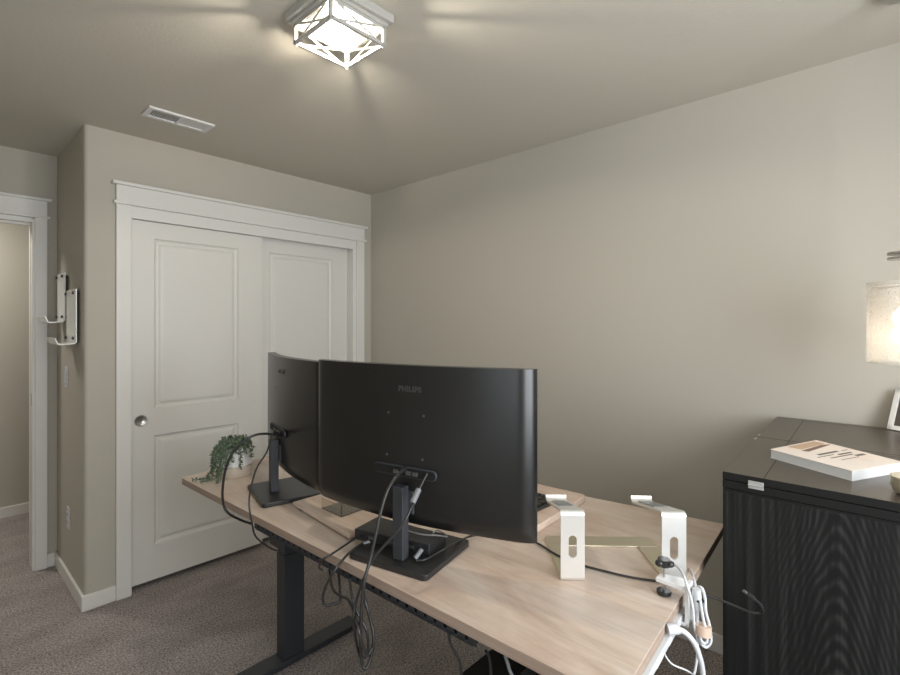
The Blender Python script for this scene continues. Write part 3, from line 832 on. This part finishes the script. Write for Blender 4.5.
po2 = bpy.data.objects.new('pendant_bulb_light', pl2); COL.objects.link(po2); po2.parent = pd; po2.location = (0, 0, 1.40)

# ------------------------------------------------------------------ potted trailing succulent
PX, PY = .893, 2.035
pt = thing('potted_succulent', 'trailing green succulent in a white pot on the desk corner', 'potted plant', (PX, PY, ZD))
MB().lathe([(.0, .0), (.058, 0), (.062, .004), (.068, .03), (.069, .046)], n=40).build('pot_base', M['pot_band'], pt, smooth=True)
mb = MB().lathe([(.069, .046), (.0705, .05), (.068, .08), (.061, .105), (.052, .120), (.045, .122), (.045, .108), (.0, .106)], n=9)
mb.build('pot', M['pot'], pt, smooth=False)
MB().lathe([(0, .109), (.044, .109), (.044, .1085)]).build('soil', M['soil'], pt)
rnd = random.Random(3)
def strand(pts, n):
    P_ = spline(pts, 14); out = []
    tot = len(P_)
    for i in range(n):
        t_ = i / max(n - 1, 1) * (tot - 1); a_ = P_[int(t_)]; out.append(a_)
    return P_, out
strands = []
def drape(ang, r_out, zend, lay=None):
    ca, sa = math.cos(ang), math.sin(ang)
    pts = [(ca * .01, sa * .01, .11), (ca * .035, sa * .035, .148), (ca * (.056), sa * (.056), .143), (ca * r_out, sa * r_out, .105)]
    zz = .105; rr_ = r_out
    while zz > zend + .03:
        zz -= .03; rr_ += .001; a2 = ang + rnd.uniform(-.05, .05); pts.append((math.cos(a2) * rr_, math.sin(a2) * rr_, zz))
    if lay:
        for (x, y) in lay: pts.append((x, y, .008))
    return pts
# directions are world angles: the camera is towards -y (slightly -x)
D = math.radians
specs = [(D(262), .078, .035, None), (D(250), .080, .075, None), (D(238), .082, .06, None), (D(280), .078, .085, None), (D(296), .078, .055, None),
         (D(205), .086, .012, None), (D(215), .086, .03, None), (D(192), .086, .012, [(-.105, -.02), (-.14, -.015)]), (D(182), .088, .012, [(-.115, .01), (-.150, .03)]),
         (D(172), .084, .015, [(-.10, .03)]), (D(228), .084, .04, None), (D(198), .09, .05, None), (D(185), .095, .02, None), (D(210), .092, .012, [(-.10, -.075)]),
         (D(150), .075, .07, None), (D(100), .07, .09, None), (D(330), .07, .10, None), (D(30), .06, .1, None), (D(60), .06, .1, None), (D(270), .045, .12, None), (D(310), .05, .12, None)]
lm = MB(); lmd = MB(); sm_ = MB()
for si, sp_ in enumerate(specs):
    pts = drape(*sp_)
    P_ = spline(pts, 8); sm_.tube(pts, .0011, n=5, smooth=4)
    L_ = 0
    for i in range(1, len(P_)):
        L_ += (P_[i] - P_[i - 1]).length
        if L_ < .0042: continue
        L_ = 0
        for k in range(2):
            off = Vector((rnd.uniform(-1, 1), rnd.uniform(-1, 1), rnd.uniform(-.6, .9))).normalized()
            c = P_[i] + off * .0062
            c.z = max(c.z, .0055)
            mx = off.to_track_quat('X', 'Z').to_matrix().to_4x4()
            (lm if (si + i) % 3 else lmd).ball(c, .0052, (1.35, .62, .5), 1, mx)
for _ in range(150):
    a_ = rnd.uniform(0, 2 * PI); r_ = .062 * math.sqrt(rnd.random()); off = Vector((rnd.uniform(-1, 1), rnd.uniform(-1, 1), rnd.uniform(0, 1))).normalized()
    c = Vector((r_ * math.cos(a_), r_ * math.sin(a_), .132 + .022 * rnd.random()))
    (lm if rnd.random() < .5 else lmd).ball(c, .0058, (1.35, .65, .5), 1, off.to_track_quat('X', 'Z').to_matrix().to_4x4())
lm.build('leaves', M['leaf'], pt, smooth=True); lmd.build('leaves', M['leaf_dark'], pt, smooth=True); sm_.build('stems', M['stem'], pt, smooth=True)

# ------------------------------------------------------------------ computer tower under the desk
tw = thing('computer_tower', 'black computer tower on the carpet under the desk', 'computer', (1.19, .765, 0))
MB().box(-.235, .235, -.095, .095, .012, .50).build('case', M['blackside'], tw, bevel=.004)
MB().box(-.239, -.233, -.085, .085, .03, .49).build('front_panel', M['black_plastic'], tw, bevel=.002)
for (x, y) in ((-.19, -.07), (-.19, .07), (.19, -.07), (.19, .07)):
    MB().cyl((x, y, 0), (x, y, .014), .016).build('rubber_foot', M['black_plastic'], tw, smooth=True)

# ------------------------------------------------------------------ cables
CAB = {
    'c1': [(0.89, 1.619, 1.034), (0.808, 1.605, 1.056), (0.756, 1.601, 1.055), (0.714, 1.619, 1.022), (0.693, 1.641, 0.964), (0.688, 1.661, 0.89), (0.698, 1.68, 0.825), (0.715, 1.676, 0.789), (0.771, 1.704, 0.742), (0.833, 1.755, 0.697)],
    'c2': [(0.887, 1.622, 1.033), (0.837, 1.603, 1.055), (0.802, 1.582, 0.998), (0.761, 1.567, 0.958), (0.729, 1.542, 0.907), (0.711, 1.518, 0.862), (0.717, 1.511, 0.801), (0.751, 1.548, 0.732), (0.878, 1.676, 0.61), (0.953, 1.772, 0.559)],
    'cA': [(0.876, 0.954, 1.054), (0.826, 0.934, 1.051), (0.781, 0.924, 1.024), (0.755, 0.922, 0.97), (0.742, 0.922, 0.926), (0.728, 0.923, 0.878), (0.704, 0.919, 0.822), (0.693, 0.917, 0.723), (0.695, 0.915, 0.649), (0.701, 0.907, 0.635), (0.715, 0.907, 0.651), (0.726, 0.91, 0.689), (0.728, 0.923, 0.723), (0.724, 0.941, 0.77), (0.744, 0.979, 0.787)],
    'cB': [(0.904, 0.893, 1.057), (0.874, 0.881, 1.051), (0.845, 0.884, 1.012), (0.8, 0.873, 0.968), (0.776, 0.885, 0.933), (0.741, 0.923, 0.876), (0.72, 0.931, 0.841), (0.699, 0.94, 0.781), (0.688, 0.937, 0.738), (0.695, 0.929, 0.668), (0.703, 0.92, 0.651), (0.714, 0.916, 0.667), (0.714, 0.923, 0.711), (0.705, 0.947, 0.747), (0.703, 0.964, 0.78), (0.73, 1.009, 0.792)],
    'cC': [(0.883, 1.13, 0.83), (0.84, 1.133, 0.825), (0.779, 1.118, 0.822), (0.739, 1.11, 0.819), (0.722, 1.121, 0.808), (0.733, 1.153, 0.775), (0.767, 1.191, 0.742)],
    'cD': [(0.863, 1.085, 0.826), (0.827, 1.096, 0.821), (0.762, 1.062, 0.829), (0.721, 1.048, 0.817), (0.705, 1.051, 0.799), (0.699, 1.072, 0.761), (0.701, 1.085, 0.73), (0.705, 1.081, 0.712), (0.724, 1.074, 0.709), (0.742, 1.069, 0.71), (0.748, 1.078, 0.735), (0.775, 1.123, 0.751)],
    'cE': [(0.775, 1.167, 0.747), (0.744, 1.112, 0.742), (0.732, 1.081, 0.737), (0.732, 1.051, 0.735), (0.727, 1.013, 0.742), (0.711, 0.97, 0.74), (0.681, 0.914, 0.741), (0.683, 0.898, 0.706), (0.697, 0.897, 0.672), (0.711, 0.897, 0.681)],
    'cF': [(0.859, 0.906, 0.828), (0.878, 0.892, 0.829), (0.921, 0.89, 0.832), (0.964, 0.887, 0.836), (1.029, 0.905, 0.824), (1.09, 0.913, 0.816), (1.165, 0.868, 0.814), (1.184, 0.81, 0.813), (1.186, 0.753, 0.812), (1.16, 0.68, 0.813), (1.151, 0.616, 0.813), (1.162, 0.553, 0.812), (1.179, 0.483, 0.812), (1.206, 0.421, 0.812), (1.216, 0.361, 0.814), (1.236, 0.309, 0.803), (1.245, 0.27, 0.796), (1.245, 0.241, 0.794), (1.248, 0.222, 0.798), (1.241, 0.216, 0.81), (1.236, 0.22, 0.823), (1.222, 0.229, 0.837)],
    'cW': [(0.929, 1.029, 0.857), (0.923, 0.995, 0.857), (0.934, 0.953, 0.857), (0.955, 0.924, 0.857), (0.967, 0.899, 0.857), (0.976, 0.918, 0.857), (0.978, 0.946, 0.857), (0.956, 0.942, 0.857)],
    'cG': [(0.786, 0.727, 0.76), (0.79, 0.722, 0.728), (0.802, 0.709, 0.695), (0.806, 0.704, 0.651), (0.814, 0.71, 0.555)],
    'cH': [(0.826, 0.653, 0.728), (0.84, 0.653, 0.702), (0.851, 0.655, 0.629)],
    'cI': [(0.801, 0.584, 0.763), (0.802, 0.575, 0.74), (0.808, 0.569, 0.696)],
    'w1': [(1.06, 0.354, 0.796), (1.059, 0.34, 0.801), (1.072, 0.326, 0.794), (1.084, 0.312, 0.775), (1.093, 0.303, 0.746), (1.109, 0.3, 0.698), (1.132, 0.304, 0.587), (1.192, 0.328, 0.381)],
    'w2': [(1.205, 0.395, 0.866), (1.182, 0.368, 0.869), (1.149, 0.345, 0.86), (1.147, 0.332, 0.817), (1.15, 0.329, 0.774), (1.155, 0.324, 0.739), (1.155, 0.324, 0.706), (1.152, 0.327, 0.677), (1.146, 0.334, 0.629), (1.176, 0.345, 0.516)],
    'w3': [(1.42, 0.463, 0.786), (1.406, 0.435, 0.787), (1.365, 0.405, 0.795), (1.235, 0.355, 0.836), (1.175, 0.331, 0.837)],
    'w4': [(1.167, 0.326, 0.798), (1.16, 0.326, 0.753), (1.159, 0.319, 0.734), (1.168, 0.31, 0.723), (1.175, 0.302, 0.736), (1.173, 0.304, 0.769), (1.167, 0.31, 0.802), (1.172, 0.313, 0.828), (1.173, 0.319, 0.846), (1.178, 0.329, 0.842), (1.173, 0.334, 0.819), (1.165, 0.327, 0.772), (1.15, 0.315, 0.745), (1.156, 0.308, 0.738), (1.158, 0.305, 0.751), (1.158, 0.313, 0.79), (1.159, 0.319, 0.826)],
    'w5': [(1.041, 0.359, 0.767), (1.033, 0.353, 0.759), (1.039, 0.347, 0.743), (1.047, 0.338, 0.732), (1.074, 0.323, 0.715), (1.129, 0.323, 0.676)],
}

def cable(key, r, m, name, label, cat='cable', plug=None, group=None):
    o = MB().tube(CAB[key], r, n=10, smooth=8).build(name, M[m], smooth=True)
    tag(o, label, cat, group)
    def pl_(p, q, rad, mm, nm, sq=False):
        MB().cyl(p, q, rad, n=14).build(nm, M[mm], o, smooth=True)
    if plug:
        for (p, q, rad, mm, nm) in plug: pl_(p, q, rad, mm, nm)
    return o
for k_, ext in (('w1', [(1.20, .335, .15), (1.22, .34, .012), (1.27, .40, .008)]), ('w2', [(1.18, .35, .2), (1.17, .37, .01), (1.12, .43, .006)]),
                ('cG', [(.84, .74, .30), (.86, .90, .012), (.90, 1.0, .008)]), ('cH', [(.87, .66, .56), (.92, .69, .512), (1.00, .72, .506)]),
                ('cI', [(.83, .60, .50), (.93, .66, .520), (.99, .70, .506)])):
    CAB[k_] = CAB[k_] + ext
V3 = Vector
cable('c1', .0042, 'black_cord', 'power_cable', 'thick black cable arching from the rear monitor past the white pot', plug=[((.885, 1.62, 1.035), (.858, 1.614, 1.044), .007, 'black_plastic', 'plug')])
cable('c2', .0028, 'black_cord', 'video_cable', 'thin dark cable hanging from the rear monitor in front of its neck', plug=[((.885, 1.622, 1.033), (.858, 1.612, 1.047), .0055, 'black_plastic', 'plug')])
cable('cA', .0040, 'black_cord', 'power_cable', 'thick grey-black cable looping from the front monitor below the desk edge', plug=[((.880, .956, 1.053), (.850, .944, 1.054), .0075, 'black_plastic', 'plug')])
cable('cB', .0032, 'black_cord', 'video_cable', 'thin cable with grey plug crossing the front monitor neck', plug=[((.848, .884, 1.018), (.822, .879, .992), .0075, 'grey_cord', 'ferrite')])
cable('cC', .0030, 'black_cord', 'network_cable', 'black cable from the left end of the docking box over desk edge', plug=[((.884, 1.130, .83), (.855, 1.132, .827), .005, 'grey_cord', 'plug')])
cable('cD', .0034, 'black_cord', 'usb_cable', 'black cable from docking box making a small loop under desk edge', plug=[((.864, 1.085, .826), (.835, 1.093, .822), .0055, 'grey_cord', 'plug')])
cable('cE', .0034, 'black_cord', 'charging_cable', 'black cable sagging under the desk edge to join the hanging loop')
cable('cF', .0028, 'black_cord', 'usb_cable', 'long black cable across the desktop, its loose plug dangling beside cabinet', plug=[((.880, .905, .851), (.861, .911, .832), .006, 'grey_cord', 'plug'), ((1.222, .229, .837), (1.206, .240, .852), .0055, 'black_plastic', 'plug'), ((1.206, .240, .852), (1.201, .244, .857), .0035, 'port', 'plug_tip')])
cable('cW', .0022, 'grey_cord', 'charging_cable', 'light grey cable looped on top of the docking box')
cable('cG', .0030, 'black_cord', 'power_cable', 'dark cable dropping from the cable channel end towards the carpet')
cable('cH', .0032, 'black_cord', 'charging_cable', 'dark cable hanging under the desk left of the light grey one')
cable('cI', .0036, 'grey_cord', 'power_cable', 'light grey cable hanging under the front edge near picture bottom')
cable('w1', .0054, 'white_cord', 'power_cable', 'thick white power cable leaving the strip and curving downwards', plug=[((1.052, .352, .797), (1.066, .335, .800), .011, 'white_plastic', 'plug')])
cable('w2', .0030, 'white_cord', 'charging_cable', 'white cable running straight down from behind the clamp knob')
cable('w3', .0028, 'white_cord', 'charging_cable', 'short white cable ending in a white connector behind the clamp', plug=[((1.1655, .3275, .845), (1.167, .325, .800), .0085, 'white_plastic', 'connector'), ((1.166, .322, .824), (1.166, .3215, .820), .0092, 'dark_hole', 'mark')])
cable('w4', .0032, 'white_cord', 'charging_cable', 'coiled white cable bundle tied with a tan strap', plug=[((1.160, .314, .752), (1.163, .314, .772), .017, 'clip', 'strap')])
cable('w5', .0018, 'white_cord', 'thin_cable', 'very thin white cable drooping below the power strip')
